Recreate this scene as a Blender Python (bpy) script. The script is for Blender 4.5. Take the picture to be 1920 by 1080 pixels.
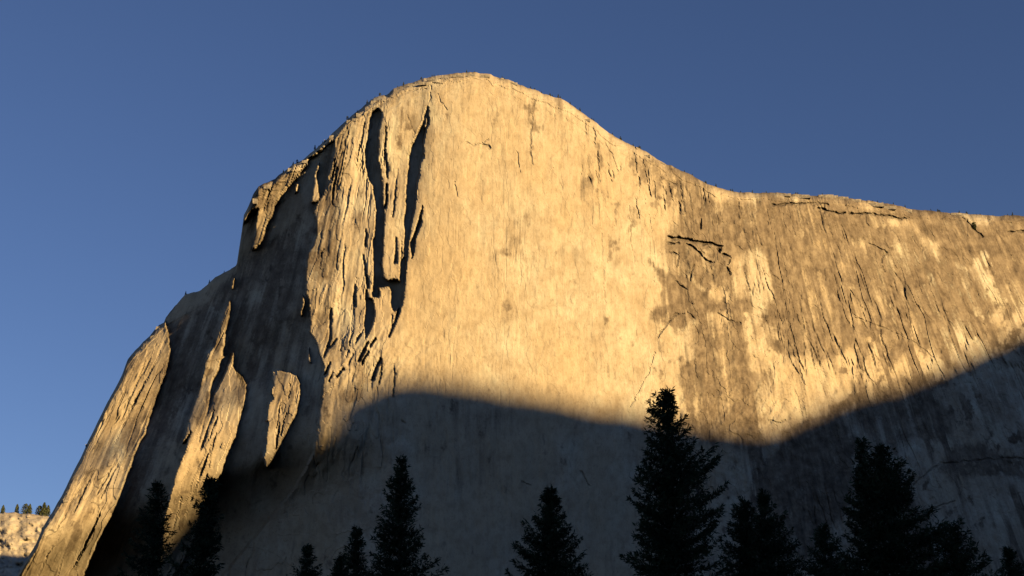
import bpy, math, random
import numpy as np
from mathutils import Vector

for o in list(bpy.data.objects):
    bpy.data.objects.remove(o)
scene = bpy.context.scene
col = scene.collection
R = math.radians
rng = np.random.default_rng(7)

# ------------------------------------------------------------------ camera
PITCH, HFOV = R(20.0), R(40.0)
CAM = np.array([0.0, 0.0, 1.7])
FPX = 960.0 / math.tan(HFOV / 2)
cd = bpy.data.cameras.new('camera')
cam = bpy.data.objects.new('camera', cd)
col.objects.link(cam)
cam.location = CAM
cam.rotation_euler = (R(90) + PITCH, 0, 0)
cd.sensor_width = 36.0
cd.lens = 18.0 / math.tan(HFOV / 2)
cd.clip_start = 0.5
cd.clip_end = 60000
scene.camera = cam

# ------------------------------------------------------------------ sky, sun, exposure
SUN_EL, SUN_SIDE = R(9.0), R(50.0)          # evening sun low behind the viewer, to the right
SUN = np.array([math.cos(SUN_EL) * math.sin(SUN_SIDE), -math.cos(SUN_EL) * math.cos(SUN_SIDE), math.sin(SUN_EL)])
LDIR = -SUN
world = bpy.data.worlds.new('World')
scene.world = world
world.use_nodes = True
wn = world.node_tree
sky = wn.nodes.new('ShaderNodeTexSky')
sky.sky_type = 'NISHITA'
sky.sun_disc = False
sky.sun_elevation = SUN_EL
sky.sun_rotation = math.atan2(SUN[0], SUN[1])
sky.altitude = 1200
sky.air_density = 1.0
sky.dust_density = 0.0
sky.ozone_density = 3.3
bg = wn.nodes['Background']
bg.inputs['Strength'].default_value = 0.0505
tn = wn.nodes.new('ShaderNodeMix'); tn.data_type = 'RGBA'; tn.blend_type = 'MULTIPLY'
tn.inputs[0].default_value = 1.0
tn.inputs[7].default_value = (1.09, 0.905, 1.02, 1)            # the camera's white balance
wn.links.new(sky.outputs[0], tn.inputs[6]); wn.links.new(tn.outputs[2], bg.inputs[0])
sd = bpy.data.lights.new('sun', 'SUN')
sd.energy = 4.4
sd.angle = R(0.53)
sd.color = (1.0, 0.715, 0.335)
sun = bpy.data.objects.new('sun', sd)
col.objects.link(sun)
sun.rotation_euler = Vector(LDIR).to_track_quat('-Z', 'Y').to_euler()
scene.view_settings.view_transform = 'Standard'
scene.view_settings.look = 'None'
scene.view_settings.exposure = 1.1
scene.view_settings.gamma = 1.0
scene.view_settings.use_curve_mapping = False
scene.cycles.diffuse_bounces = 0

# ------------------------------------------------------------------ helpers
FW = np.array([0, math.cos(PITCH), math.sin(PITCH)])
UP = np.array([0, -math.sin(PITCH), math.cos(PITCH)])

def rays(u, v):
    """unit viewing directions for photograph positions (1920 x 1080)"""
    x = (np.asarray(u, float) - 960) / FPX
    y = (540 - np.asarray(v, float)) / FPX
    r = np.stack([x, FW[1] + y * UP[1], FW[2] + y * UP[2]], -1)
    return r / np.linalg.norm(r, axis=-1, keepdims=True)

def at(u, v, Y):
    r = rays(u, v)
    return CAM + r * (np.asarray(Y, float) / r[..., 1])[..., None]

def project(r):
    d = r @ FW
    return 960 + FPX * r[..., 0] / d, 540 - FPX * (r @ UP) / d

_lat = {}
def vnoise(x, y, seed):
    """smooth value noise, -1..1"""
    if seed not in _lat:
        _lat[seed] = np.random.default_rng(seed).uniform(-1, 1, (256, 256))
    g = _lat[seed]
    xi = np.floor(x).astype(int); yi = np.floor(y).astype(int)
    fx = x - xi; fy = y - yi
    fx = fx * fx * (3 - 2 * fx); fy = fy * fy * (3 - 2 * fy)
    a = g[yi & 255, xi & 255]; b = g[yi & 255, (xi + 1) & 255]
    c = g[(yi + 1) & 255, xi & 255]; d = g[(yi + 1) & 255, (xi + 1) & 255]
    return (a * (1 - fx) + b * fx) * (1 - fy) + (c * (1 - fx) + d * fx) * fy

def facet(x, y, seed):
    """value noise with straight facets and creases across x"""
    vnoise(np.zeros(1), np.zeros(1), seed)
    g = _lat[seed]
    xi = np.floor(x).astype(int); yi = np.floor(y).astype(int)
    fx = x - xi; fy = y - yi; fy = fy * fy * (3 - 2 * fy)
    a = g[yi & 255, xi & 255]; b = g[yi & 255, (xi + 1) & 255]
    c = g[(yi + 1) & 255, xi & 255]; d = g[(yi + 1) & 255, (xi + 1) & 255]
    return (a * (1 - fx) + b * fx) * (1 - fy) + (c * (1 - fx) + d * fx) * fy

def fbm(x, y, seed, octaves=4, gain=0.5):
    s = np.zeros_like(x, dtype=float); a = 1.0; n = 0
    for k in range(octaves):
        s += a * vnoise(x * 2 ** k + 17.3 * k, y * 2 ** k + 5.1 * k, seed + k); n += a; a *= gain
    return s / n

def inside(u, v, poly):
    """point in polygon for arrays"""
    P = np.asarray(poly, float)
    res = np.zeros(u.shape, bool)
    sel = (u >= P[:, 0].min()) & (u <= P[:, 0].max()) & (v >= P[:, 1].min()) & (v <= P[:, 1].max())
    uu = u[sel]; vv = v[sel]
    r = np.zeros(uu.shape, bool)
    n = len(P)
    for i in range(n):
        x0, y0 = P[i]; x1, y1 = P[(i + 1) % n]
        if y0 == y1:
            continue
        c = ((y0 > vv) != (y1 > vv)) & (uu < (x1 - x0) * (vv - y0) / (y1 - y0) + x0)
        r ^= c
    res[sel] = r
    return res

def line_dist(u, v, pts, reach):
    """distance to a polyline, np.inf out of reach"""
    P = np.asarray(pts, float)
    out = np.full(u.shape, np.inf)
    sel = ((u >= P[:, 0].min() - reach) & (u <= P[:, 0].max() + reach) &
           (v >= P[:, 1].min() - reach) & (v <= P[:, 1].max() + reach))
    uu = u[sel]; vv = v[sel]
    d = np.full(uu.shape, np.inf)
    for (x0, y0), (x1, y1) in zip(P[:-1], P[1:]):
        dx, dy = x1 - x0, y1 - y0
        t = np.clip(((uu - x0) * dx + (vv - y0) * dy) / (dx * dx + dy * dy + 1e-9), 0, 1)
        d = np.minimum(d, np.hypot(uu - x0 - t * dx, vv - y0 - t * dy))
    out[sel] = d
    return out

def smooth(x, a, b):
    t = np.clip((x - a) / (b - a), 0, 1)
    return t * t * (3 - 2 * t)

def mesh_obj(name, verts, faces, mat, parent=None, shade=True):
    """faces: int array (n,3) or (n,4)"""
    me = bpy.data.meshes.new(name)
    verts = np.asarray(verts, np.float32); faces = np.asarray(faces, np.int32)
    n, k = faces.shape
    me.vertices.add(len(verts)); me.vertices.foreach_set('co', verts.ravel())
    me.loops.add(n * k); me.loops.foreach_set('vertex_index', faces.ravel())
    me.polygons.add(n)
    me.polygons.foreach_set('loop_start', np.arange(0, n * k, k, dtype=np.int32))
    me.polygons.foreach_set('loop_total', np.full(n, k, np.int32))
    me.polygons.foreach_set('use_smooth', np.full(n, shade, bool))
    me.update(calc_edges=True); me.validate()
    me.materials.append(mat)
    o = bpy.data.objects.new(name, me)
    col.objects.link(o)
    o.parent = parent
    return o

def grid_faces(nr, nc):
    i = np.arange(nr - 1)[:, None] * nc + np.arange(nc - 1)[None, :]
    return np.stack([i, i + nc, i + nc + 1, i + 1], -1).reshape(-1, 4)

def tag(o, label=None, cat=None, group=None, kind=None):
    if label: o['label'] = label
    if cat: o['category'] = cat
    if group: o['group'] = group
    if kind: o['kind'] = kind
    return o

def new_mat(name):
    m = bpy.data.materials.new(name); m.use_nodes = True
    nt = m.node_tree
    b = nt.nodes['Principled BSDF']
    b.inputs['Roughness'].default_value = 0.95
    b.inputs['Specular IOR Level'].default_value = 0.1
    return m, nt, b

def nd(nt, kind, **kw):
    n = nt.nodes.new(kind)
    for k, v in kw.items():
        if k in n.inputs: n.inputs[k].default_value = v
        else: setattr(n, k, v)
    return n

def mixc(nt, fac, a, b, blend='MIX'):
    n = nt.nodes.new('ShaderNodeMix'); n.data_type = 'RGBA'; n.blend_type = blend
    for sock, val in ((n.inputs[0], fac), (n.inputs[6], a), (n.inputs[7], b)):
        if isinstance(val, (tuple, float, int)): sock.default_value = val if not isinstance(val, tuple) else (*val, 1)
        else: nt.links.new(val, sock)
    return n.outputs[2]

def ramp(nt, fac, stops):
    n = nt.nodes.new('ShaderNodeValToRGB')
    e = n.color_ramp.elements
    while len(e) < len(stops): e.new(0.5)
    for el, (p, c) in zip(e, stops):
        el.position = p; el.color = (*c, 1)
    nt.links.new(fac, n.inputs[0])
    return n.outputs[0]

def math_node(nt, op, a, b=None, clamp=False):
    n = nt.nodes.new('ShaderNodeMath'); n.operation = op; n.use_clamp = clamp
    for s, val in ((n.inputs[0], a), (n.inputs[1], b)):
        if val is None: continue
        if isinstance(val, (int, float)): s.default_value = val
        else: nt.links.new(val, s)
    return n.outputs[0]

# ------------------------------------------------------------------ materials
def granite_material():
    m, nt, b = new_mat('granite')
    L = nt.links
    st = nd(nt, 'ShaderNodeAttribute', attribute_name='stain').outputs['Fac']
    wm = nd(nt, 'ShaderNodeAttribute', attribute_name='tint').outputs['Fac']
    uv = nd(nt, 'ShaderNodeUVMap', uv_map='wall').outputs[0]
    def noise(scale_xyz, detail=5, rough=0.6):
        mp = nd(nt, 'ShaderNodeMapping'); mp.inputs['Scale'].default_value = scale_xyz
        L.new(uv, mp.inputs[0])
        n = nd(nt, 'ShaderNodeTexNoise', Scale=1.0, Detail=detail, Roughness=rough)
        L.new(mp.outputs[0], n.inputs['Vector'])
        return n.outputs[0]
    streak = noise((9.0, 0.7, 1), 5, 0.65)         # uv unit = 100 px of the photograph, about 65 m
    fine = noise((14, 3.0, 1), 5, 0.6)
    mott = noise((2.2, 1.5, 1), 7, 0.66)
    speck = noise((30, 24, 1), 3, 0.7)
    pale = ramp(nt, mott, [(0.36, (0.345, 0.275, 0.19)), (0.5, (0.46, 0.395, 0.295)), (0.62, (0.55, 0.51, 0.385))])
    gold = mixc(nt, wm, pale, (0.47, 0.37, 0.24))
    mid = noise((7.5, 5.0, 1), 5, 0.68)
    sm = math_node(nt, 'ADD', math_node(nt, 'MULTIPLY', streak, 0.5), math_node(nt, 'MULTIPLY', mid, 0.5))
    grey = ramp(nt, sm, [(0.34, (0.085, 0.066, 0.05)), (0.5, (0.175, 0.134, 0.093)), (0.66, (0.31, 0.245, 0.168))])
    # stain edges broken up by the streak noise
    k = math_node(nt, 'ADD', st, math_node(nt, 'MULTIPLY', math_node(nt, 'SUBTRACT', streak, 0.5), 1.7))
    k = math_node(nt, 'ADD', k, math_node(nt, 'MULTIPLY', math_node(nt, 'SUBTRACT', speck, 0.5), 0.7))
    k = math_node(nt, 'ADD', k, math_node(nt, 'MULTIPLY', math_node(nt, 'SUBTRACT', mid, 0.5), 1.15))
    fac = nt.nodes.new('ShaderNodeMapRange'); fac.interpolation_type = 'SMOOTHSTEP'
    L.new(k, fac.inputs[0]); fac.inputs[1].default_value = 0.10; fac.inputs[2].default_value = 0.80
    c = mixc(nt, fac.outputs[0], gold, grey)
    c = mixc(nt, 0.7, c, ramp(nt, mid, [(0.3, (0.66, 0.63, 0.6)), (0.55, (1, 1, 1))]), 'MULTIPLY')
    fr = ramp(nt, fine, [(0.3, (0.84, 0.82, 0.8)), (0.55, (1, 1, 1))])
    c = mixc(nt, 0.45, c, fr, 'MULTIPLY')
    sp = ramp(nt, speck, [(0.25, (0.62, 0.6, 0.58)), (0.42, (1, 1, 1))])
    c = mixc(nt, 0.6, c, sp, 'MULTIPLY')
    chip = noise((46, 17, 1), 2, 0.5)
    c = mixc(nt, 0.5, c, ramp(nt, chip, [(0.60, (1, 1, 1)), (0.70, (0.55, 0.52, 0.5))]), 'MULTIPLY')
    # black water streaks and lichen; also shade painted into cracks and under roofs
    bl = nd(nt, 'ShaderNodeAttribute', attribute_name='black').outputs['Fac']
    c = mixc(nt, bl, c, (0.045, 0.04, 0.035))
    L.new(c, b.inputs['Base Color'])
    hsum = math_node(nt, 'ADD', math_node(nt, 'MULTIPLY', fine, 1.0), math_node(nt, 'MULTIPLY', speck, 0.8))
    bp = nd(nt, 'ShaderNodeBump', Strength=0.35, Distance=1.2)
    L.new(hsum, bp.inputs['Height']); L.new(bp.outputs[0], b.inputs['Normal'])
    return m

def rock_material(name, stops, scale):
    m, nt, b = new_mat(name)
    tc = nd(nt, 'ShaderNodeTexCoord').outputs['Object']
    n = nd(nt, 'ShaderNodeTexNoise', Scale=scale, Detail=7, Roughness=0.65)
    nt.links.new(tc, n.inputs['Vector'])
    nt.links.new(ramp(nt, n.outputs[0], stops), b.inputs['Base Color'])
    bp = nd(nt, 'ShaderNodeBump', Strength=0.6, Distance=0.25 / scale)
    nt.links.new(n.outputs[0], bp.inputs['Height']); nt.links.new(bp.outputs[0], b.inputs['Normal'])
    return m

M_GRANITE = granite_material()
M_BLOCK = rock_material('granite_block', [(0.35, (0.14, 0.12, 0.1)), (0.5, (0.25, 0.215, 0.17)), (0.7, (0.38, 0.33, 0.26))], 0.25)
M_RIDGE = rock_material('far_rock', [(0.3, (0.24, 0.20, 0.15)), (0.48, (0.42, 0.35, 0.26)), (0.7, (0.55, 0.47, 0.34))], 0.02)
M_FOREST = rock_material('forest_slope', [(0.35, (0.05, 0.06, 0.035)), (0.55, (0.12, 0.11, 0.08)), (0.75, (0.28, 0.25, 0.2))], 0.004)
M_GROUND = rock_material('meadow', [(0.3, (0.07, 0.075, 0.03)), (0.55, (0.12, 0.11, 0.05)), (0.75, (0.16, 0.13, 0.07))], 0.05)
M_NEEDLE = rock_material('pine_needles', [(0.35, (0.018, 0.028, 0.014)), (0.6, (0.04, 0.055, 0.025))], 0.6)
M_SHRUB = rock_material('rim_foliage', [(0.35, (0.04, 0.05, 0.025)), (0.6, (0.08, 0.085, 0.04))], 0.3)
M_BARK = rock_material('bark', [(0.35, (0.04, 0.03, 0.022)), (0.6, (0.1, 0.07, 0.05))], 3.0)

# ------------------------------------------------------------------ ground
o = mesh_obj('ground', [(-14000, -14000, 0), (14000, -14000, 0), (14000, 14000, 0), (-14000, 14000, 0)], [(0, 1, 2, 3)], M_GROUND)
tag(o, 'dark valley meadow floor below the cliff', kind='structure')

# ------------------------------------------------------------------ the big granite cliff
RIM = np.array([(-140, 1300), (-20, 1160), (30, 1082), (67, 1020), (76, 999), (88, 975), (106, 946), (125, 911), (151, 858), (169, 820),
    (187, 784), (202, 753), (229, 703), (240, 673), (253, 656), (282, 629), (293, 616), (298, 609), (307, 607), (311, 596),
    (329, 573), (347, 553), (373, 544), (391, 533), (404, 520), (442, 499), (444, 496), (449, 462), (454, 428), (457, 404),
    (466, 385), (474, 366), (485, 349), (499, 343), (516, 335), (528, 325), (550, 308), (574, 296), (588, 284), (608, 265),
    (627, 247), (644, 231), (658, 220), (680, 202), (700, 184), (724, 178), (738, 167), (761, 157), (803, 146), (839, 139),
    (869, 135), (900, 137), (919, 140), (955, 150), (989, 165), (1022, 176), (1050, 185), (1078, 201), (1105, 222), (1133, 242),
    (1172, 267), (1211, 285), (1244, 305), (1300, 330), (1325, 344), (1361, 357), (1385, 360), (1454, 361), (1508, 365),
    (1530, 367), (1591, 372), (1635, 377), (1689, 386), (1707, 391), (1761, 397), (1804, 400), (1869, 404), (1920, 405), (2060, 416)], float)

DARK_A = [(628, 262), (627, 285), (622, 300), (617, 320), (613, 345), (607, 365), (597, 374), (588, 395), (593, 416), (594, 435),
    (587, 458), (576, 475), (573, 518), (573, 542), (579, 564), (581, 602), (581, 622), (591, 635), (602, 669), (608, 684),
    (608, 704), (605, 727), (603, 747), (600, 764), (598, 785), (588, 850), (552, 915), (466, 1020), (390, 1115),
    (-160, 1115), (-160, 590), (440, 400), (460, 416), (468, 400), (486, 388), (483, 397), (479, 424), (478, 443), (472, 465),
    (478, 467), (492, 450), (499, 424), (509, 407), (514, 388), (521, 376), (540, 349), (564, 323), (578, 298), (592, 290), (612, 272)]
DARKS = [DARK_A,
    [(697, 208), (708, 203), (716, 210), (714, 232), (708, 250), (707, 293), (713, 320), (716, 345), (718, 385), (721, 400),
     (719, 440), (716, 490), (718, 522), (728, 526), (738, 524), (749, 527), (750, 504), (756, 480), (759, 444), (757, 418),
     (761, 387), (762, 350), (765, 318), (768, 290), (772, 272), (782, 255), (791, 234), (801, 198), (804, 200), (804, 227),
     (799, 244), (794, 267), (794, 293), (789, 302), (786, 327), (782, 344), (779, 380), (777, 393), (770, 424), (767, 451),
     (764, 478), (762, 504), (759, 531), (757, 549), (753, 569), (738, 586), (732, 569), (733, 544), (729, 538), (711, 540),
     (710, 556), (697, 557), (700, 535), (701, 510), (700, 480), (698, 455), (702, 440), (705, 407), (704, 392), (701, 365),
     (699, 347), (692, 338), (687, 318), (685, 290), (687, 265), (691, 240), (693, 222)],
    [(723, 345), (727, 343), (727, 370), (722, 392), (720, 388), (724, 368)],
    [(721, 285), (724, 285), (728, 318), (726, 336), (723, 318)],
    [(751, 566), (755, 566), (744, 600), (731, 631), (727, 631), (738, 604)],
    [(793, 385), (790, 420), (779, 446), (776, 472), (772, 485), (770, 455), (777, 438), (785, 412)],
    [(689, 560), (697, 560), (702, 572), (703, 590), (698, 610), (690, 625), (684, 634), (683, 605), (686, 578)],
    [(687, 642), (691, 642), (676, 676), (669, 678), (674, 664)], [(713, 670), (716, 672), (701, 712), (694, 714), (702, 690)],
    [(679, 476), (683, 478), (688, 508), (693, 538), (689, 542), (684, 510)], [(686, 543), (690, 543), (690, 572), (686, 574)],
    [(664, 533), (668, 533), (668, 575), (664, 577)], [(685, 430), (688, 430), (687, 462), (683, 464)],
    [(741, 446), (745, 446), (745, 493), (739, 497), (740, 470)],
    [(617, 578), (622, 578), (622, 604), (621, 634), (613, 662), (607, 672), (611, 650), (617, 630)],
    [(643, 690), (646, 690), (633, 708), (628, 708)], [(612, 688), (615, 688), (613, 702), (609, 704)]]
gs = np.random.default_rng(61)
def sliver(u, v, ln, wd, lean):
    n = 5; t = np.linspace(0, 1, n)
    cx = u + lean * ln * (t - 0.5) + gs.normal(size=n) * 0.7; cy = v + ln * (t - 0.5)
    hw = wd * np.sin(np.pi * np.clip(t, 0.08, 0.92)) ** 0.6 * gs.uniform(0.6, 1.1, n) / 2
    return [(a - b, c) for a, b, c in zip(cx, hw, cy)] + [(a + b, c) for a, b, c in zip(cx[::-1], hw[::-1], cy[::-1])]
for _ in range(20): DARKS.append(sliver(gs.uniform(596, 765), gs.uniform(235, 725), gs.uniform(25, 95), gs.uniform(1.5, 3.0), gs.uniform(-0.22, 0.03)))
for _ in range(12): DARKS.append(sliver(gs.uniform(605, 740), gs.uniform(630, 730), gs.uniform(10, 30), gs.uniform(2.2, 4.5), gs.uniform(-0.8, -0.4)))
for _ in range(14): DARKS.append(sliver(gs.uniform(1090, 1290), gs.uniform(250, 400), gs.uniform(12, 40), gs.uniform(1.4, 2.8), gs.uniform(0.05, 0.25)))
FISSURES = []
for _ in range(10):
    v_ = gs.uniform(660, 1060); FISSURES.append(sliver(np.interp(v_, [620, 1080], [285, 110]) + gs.uniform(-35, 35), v_, gs.uniform(50, 150), gs.uniform(1.5, 2.6), gs.uniform(-0.55, -0.42)))
for _ in range(10):
    v_ = gs.uniform(640, 980); FISSURES.append(sliver(np.interp(v_, [600, 1000], [425, 345]) + gs.uniform(-25, 30), v_, gs.uniform(30, 110), gs.uniform(1.5, 2.8), gs.uniform(-0.4, -0.26)))
for _ in range(6): FISSURES.append(sliver(gs.uniform(508, 556), gs.uniform(705, 820), gs.uniform(20, 60), gs.uniform(1.5, 2.6), gs.uniform(-0.25, -0.1)))
LITS = [  # fins and slabs that stand out of the shaded left wall
    [(303, 600), (311, 604), (313, 618), (317, 644), (319, 655), (314, 689), (309, 702), (300, 724), (293, 744), (271, 813),
     (260, 832), (246, 869), (225, 925), (208, 967), (183, 1013), (158, 1077), (142, 1115), (-165, 1115), (-165, 590)],
    [(432, 563), (431, 583), (427, 602), (423, 622), (420, 647), (416, 669), (409, 694), (399, 716), (394, 730), (394, 744),
     (387, 772), (378, 800), (372, 834), (386, 781), (395, 761), (403, 736), (417, 711), (427, 686), (436, 661), (439, 664),
     (436, 688), (442, 699), (452, 708), (460, 719), (462, 736), (457, 763), (453, 774), (443, 816), (425, 855), (415, 890),
     (400, 908), (376, 955), (365, 1012), (340, 1060), (300, 1115), (285, 1115), (302, 1034), (306, 981), (321, 925), (330, 883),
     (344, 851), (358, 806), (350, 822), (341, 832), (355, 783), (364, 755), (376, 719), (389, 661), (401, 649), (412, 613), (423, 577)],
    [(512, 697), (524, 695), (542, 699), (556, 704), (562, 716), (562, 747), (555, 775), (541, 802), (527, 830), (510, 862),
     (499, 876), (496, 858), (500, 822), (502, 790), (498, 788), (505, 752), (511, 747), (508, 726), (513, 722)],
    [(598, 305), (594, 330), (596, 355), (600, 370), (592, 379), (583, 381), (587, 350), (590, 325)],
    [(561, 343), (559, 352), (552, 367), (555, 347)], [(568, 552), (571, 562), (566, 590), (563, 592)],
    [(579, 648), (581, 662), (584, 682), (579, 680)], [(438, 521), (441, 523), (435, 540), (433, 540)],
    [(720, 347), (723, 350), (722, 372), (719, 383), (718, 366)], [(797, 218), (800, 222), (799, 238), (796, 240)]]

_uu = np.arange(-400, 2400, 4.0)
def _sm(xs, ys, n=25):
    y = np.interp(_uu, xs, ys)
    for _ in range(2):
        y = np.convolve(np.pad(y, n, mode='edge'), np.ones(2 * n + 1) / (2 * n + 1), 'valid')
    return y
_DK = _sm([-400, -160, 60, 250, 450, 600, 700, 800, 960, 1100, 1230, 1400, 1600, 1920, 2060, 2400],
          [2000, 1950, 1905, 1862, 1812, 1720, 1680, 1680, 1698, 1720, 1748, 1803, 1888, 2050, 2130, 2330])
_LK = _sm([-160, 250, 450, 620, 780, 1230, 1500, 1920, 2060], [0.42, 0.40, 0.34, 0.22, 0.11, 0.11, 0.22, 0.30, 0.32])
def wall_depth(u, v):
    """smooth lit surface of the wall: forward distance in metres"""
    d = np.interp(u, _uu, _DK)
    lean = np.interp(u, _uu, _LK)
    return d + (600 - v) * 0.65 * lean

E1 = np.array([math.cos(SUN_SIDE), math.sin(SUN_SIDE), 0.0])
E2 = np.cross(SUN, E1); E2 = E2 * np.sign(E2[2])
def sun_coords(r):
    th = np.arccos(np.clip(r @ LDIR, -1, 1))
    ph = np.arctan2(r @ E2, r @ E1)
    return th, ph

cu, cv = np.meshgrid(np.linspace(-120, 2040, 40), np.linspace(90, 1140, 30))
th_, ph_ = sun_coords(rays(cu, cv))
TH = np.linspace(th_.min(), th_.max(), 1900)
PH = np.linspace(ph_.min(), ph_.max(), 1100)
tg, pg = np.meshgrid(TH, PH)
rg = (np.cos(tg)[..., None] * LDIR + np.sin(tg)[..., None] * (np.cos(pg)[..., None] * E1 + np.sin(pg)[..., None] * E2))
ug, vg = project(rg)
wob = 1.7
ugw = ug + wob * fbm(ug / 11, vg / 16, 301, 4, 0.65); vgw = vg + wob * fbm(ug / 11, vg / 16, 311, 4, 0.65)
ugw = ugw + 0.6 * np.round(1.4 * vnoise(ug / 40, vg / 9, 321)); vgw = vgw + 0.8 * np.round(1.4 * vnoise(ug / 7, vg / 40, 331))
dark = np.zeros(ug.shape, bool)
for p in DARKS: dark |= inside(ugw, vgw, p)
for p in LITS: dark &= ~inside(ugw, vgw, p)
for p in FISSURES: dark |= inside(ugw, vgw, p)
H = wall_depth(ug, vg) / rg[..., 1] * np.sin(tg)
H = np.minimum.accumulate(H[:, ::-1], axis=1)[:, ::-1]
NAT = float(np.median(np.diff(H, axis=1)[(ug[:, 1:] > 830) & (ug[:, 1:] < 850) & (vg[:, 1:] > 200) & (vg[:, 1:] < 900)])); print('natural slope', NAT)
# left of the big face the wall steps back towards the shaded side: sunlit faces turn to the sun, shaded ones follow its rays
under = smooth(vg, 765, 900) * smooth(ug, 790, 690) * smooth(ug - np.interp(vg, [760, 850, 915, 1020, 1115], [600, 588, 552, 466, 390]), -8, 25)      # undercut shaped to keep the strip below the apron in shade
S = np.where(dark, 0.06, (1 - 0.9 * under) * np.interp(ug, [0, 300, 480, 600, 640, 655, 765, 785, 800, 830], [0.78, 0.74, 0.62, 0.50, 0.52, 0.66, 0.68, 0.60, 0.58, NAT]))
def boxphi(a, n):
    c = np.cumsum(np.concatenate([np.repeat(a[:1], n + 1, 0), a, np.repeat(a[-1:], n, 0)]), axis=0)
    return (c[2 * n + 1:] - c[:-2 * n - 1]) / (2 * n + 1)
for _ in range(3): S = boxphi(S, 9)
inl = ug < 830
S = np.where(inl, S, 0)
j0 = np.argmax(~inl, axis=1)
H0 = np.take_along_axis(H, j0[:, None], axis=1)
H = np.where(inl, H0 - np.cumsum(S[:, ::-1], axis=1)[:, ::-1], H)
idx = np.broadcast_to(np.arange(len(TH)), H.shape)
big = 10 ** 6
right = np.minimum.accumulate(np.where(dark, big, idx)[:, ::-1], axis=1)[:, ::-1]
left = np.maximum.accumulate(np.where(dark, -1, idx), axis=1)
right = np.clip(right, 0, len(TH) - 1); left = np.clip(left, 0, len(TH) - 1)
w = np.maximum(right - left, 1)
s = (right - idx) / w
HR = np.take_along_axis(H, right, axis=1)
pxm = 0.62
bump = pxm * np.minimum(w, 160) * 0.07 * np.clip(s * 8, 0, 1) ** 0.5 * np.clip(1 - s, 0, 1) ** 0.3 + np.where(w < 45, np.minimum(0.9 * w, 11), 7)
HLIT = H.copy()
fin4 = inside(ugw, vgw, LITS[2])
H = H - np.where(fin4, 0.0 * pxm / 0.62 * np.cumsum(fin4[:, ::-1], axis=1)[:, ::-1], 0)
HR = np.take_along_axis(H, right, axis=1)
def boxth(a, n):
    return boxphi(a.T, n).T
fill = np.where(dark, HR + bump, 0.0); wt = dark.astype(float)
for _ in range(2):
    fill = boxth(boxphi(fill, 10), 4); wt = boxth(boxphi(wt, 10), 4)
fill = np.maximum(fill / np.maximum(wt, 1e-6), HR + np.minimum(0.5 * w, 6))
H = np.where(dark, fill, H)
def box1(a):
    b = a.copy(); b[1:-1] = (a[:-2] + 2 * a[1:-1] + a[2:]) / 4
    return b
H = box1(H)

DKF = dark.astype(float)
def sample_h(th, ph, H=H):
    x = (th - TH[0]) / (TH[1] - TH[0]); y = (ph - PH[0]) / (PH[1] - PH[0])
    x = np.clip(x, 0, len(TH) - 1.001); y = np.clip(y, 0, len(PH) - 1.001)
    xi = x.astype(int); yi = y.astype(int); fx = x - xi; fy = y - yi
    f = lambda A: (A[yi, xi] * (1 - fx) + A[yi, xi + 1] * fx) * (1 - fy) + (A[yi + 1, xi] * (1 - fx) + A[yi + 1, xi + 1] * fx) * fy
    return f(H), f(DKF)

# the surface grid: columns along the wall, rows from the rim down
NC, NR = 1140, 540
VB = 1125.0
uc = np.linspace(-75, 2030, NC)
rim = np.interp(uc, RIM[:, 0], RIM[:, 1])
rim = rim + 1.6 * fbm(uc / 9, uc * 0, 401, 3) + 1.3 * vnoise(uc / 17, uc * 0 + 3, 403)
rim = np.minimum(rim, VB - 12)
tt = np.linspace(0, 1, NR)
U = np.broadcast_to(uc, (NR, NC)).copy()
V = rim[None, :] + tt[:, None] * (VB - rim[None, :])
below = V - rim[None, :]
rr = rays(U, V)
th, ph = sun_coords(rr)
h, dk = sample_h(th, ph)
dist = h / np.sin(th)
Y = dist * rr[..., 1]

# fall-line coordinate: water streaks and joints run down these lines
KX = [-100, 120, 300, 450, 600, 700, 800, 1230, 1330, 1450, 1600, 1750, 1920, 2040]
KY = [-0.55, -0.5, -0.45, -0.36, -0.2, -0.1, -0.02, 0.04, 0.12, 0.2, 0.3, 0.38, 0.44, 0.46]
W = U.copy()
for _ in range(6): W = U - np.interp(W, KX, KY) * (V - 520)

# relief in metres (positive = deeper)
left_rough = smooth(U, 780, 640)
right_rough = smooth(U, 1180, 1330)
face = np.clip(1 - left_rough - right_rough, 0, 1)
Wj = W + 5 * fbm(W / 30, V / 70, 13, 3)
rel = 2.4 * facet(Wj / 31, V / 260, 11) * (0.25 + 0.7 * left_rough + 0.8 * right_rough)
rel += 1.1 * facet(Wj / 10, V / 150, 21) * (0.15 + 0.9 * left_rough + 0.45 * right_rough)
rel += 0.5 * facet(Wj / 4.6, V / 70, 23) * (0.1 + 1.2 * left_rough + 0.7 * right_rough)
rel += 1.6 * fbm(W / 60, V / 90, 31, 4) * (0.8 + 0.2 * left_rough + 0.6 * right_rough)
rel += 1.5 * fbm(U / 12, V / 15, 33, 3) * (0.12 + 0.35 * left_rough + 1.25 * right_rough)
rel += 0.8 * fbm(U / 26, V / 30, 35, 4) * face
rel += fbm(W / 5.2, V / 15, 37, 2) * (0.24 * face + 0.7 * right_rough + 0.5 * left_rough)
jag = np.abs(fbm(W / 22, V / 150, 41, 4)); rel += 2.2 * smooth(jag, 0.10, 0.0) * (0.2 + 1.3 * left_rough + 1.0 * right_rough) * smooth(fbm(U / 120, V / 160, 47, 2), -0.1, 0.4)
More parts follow.
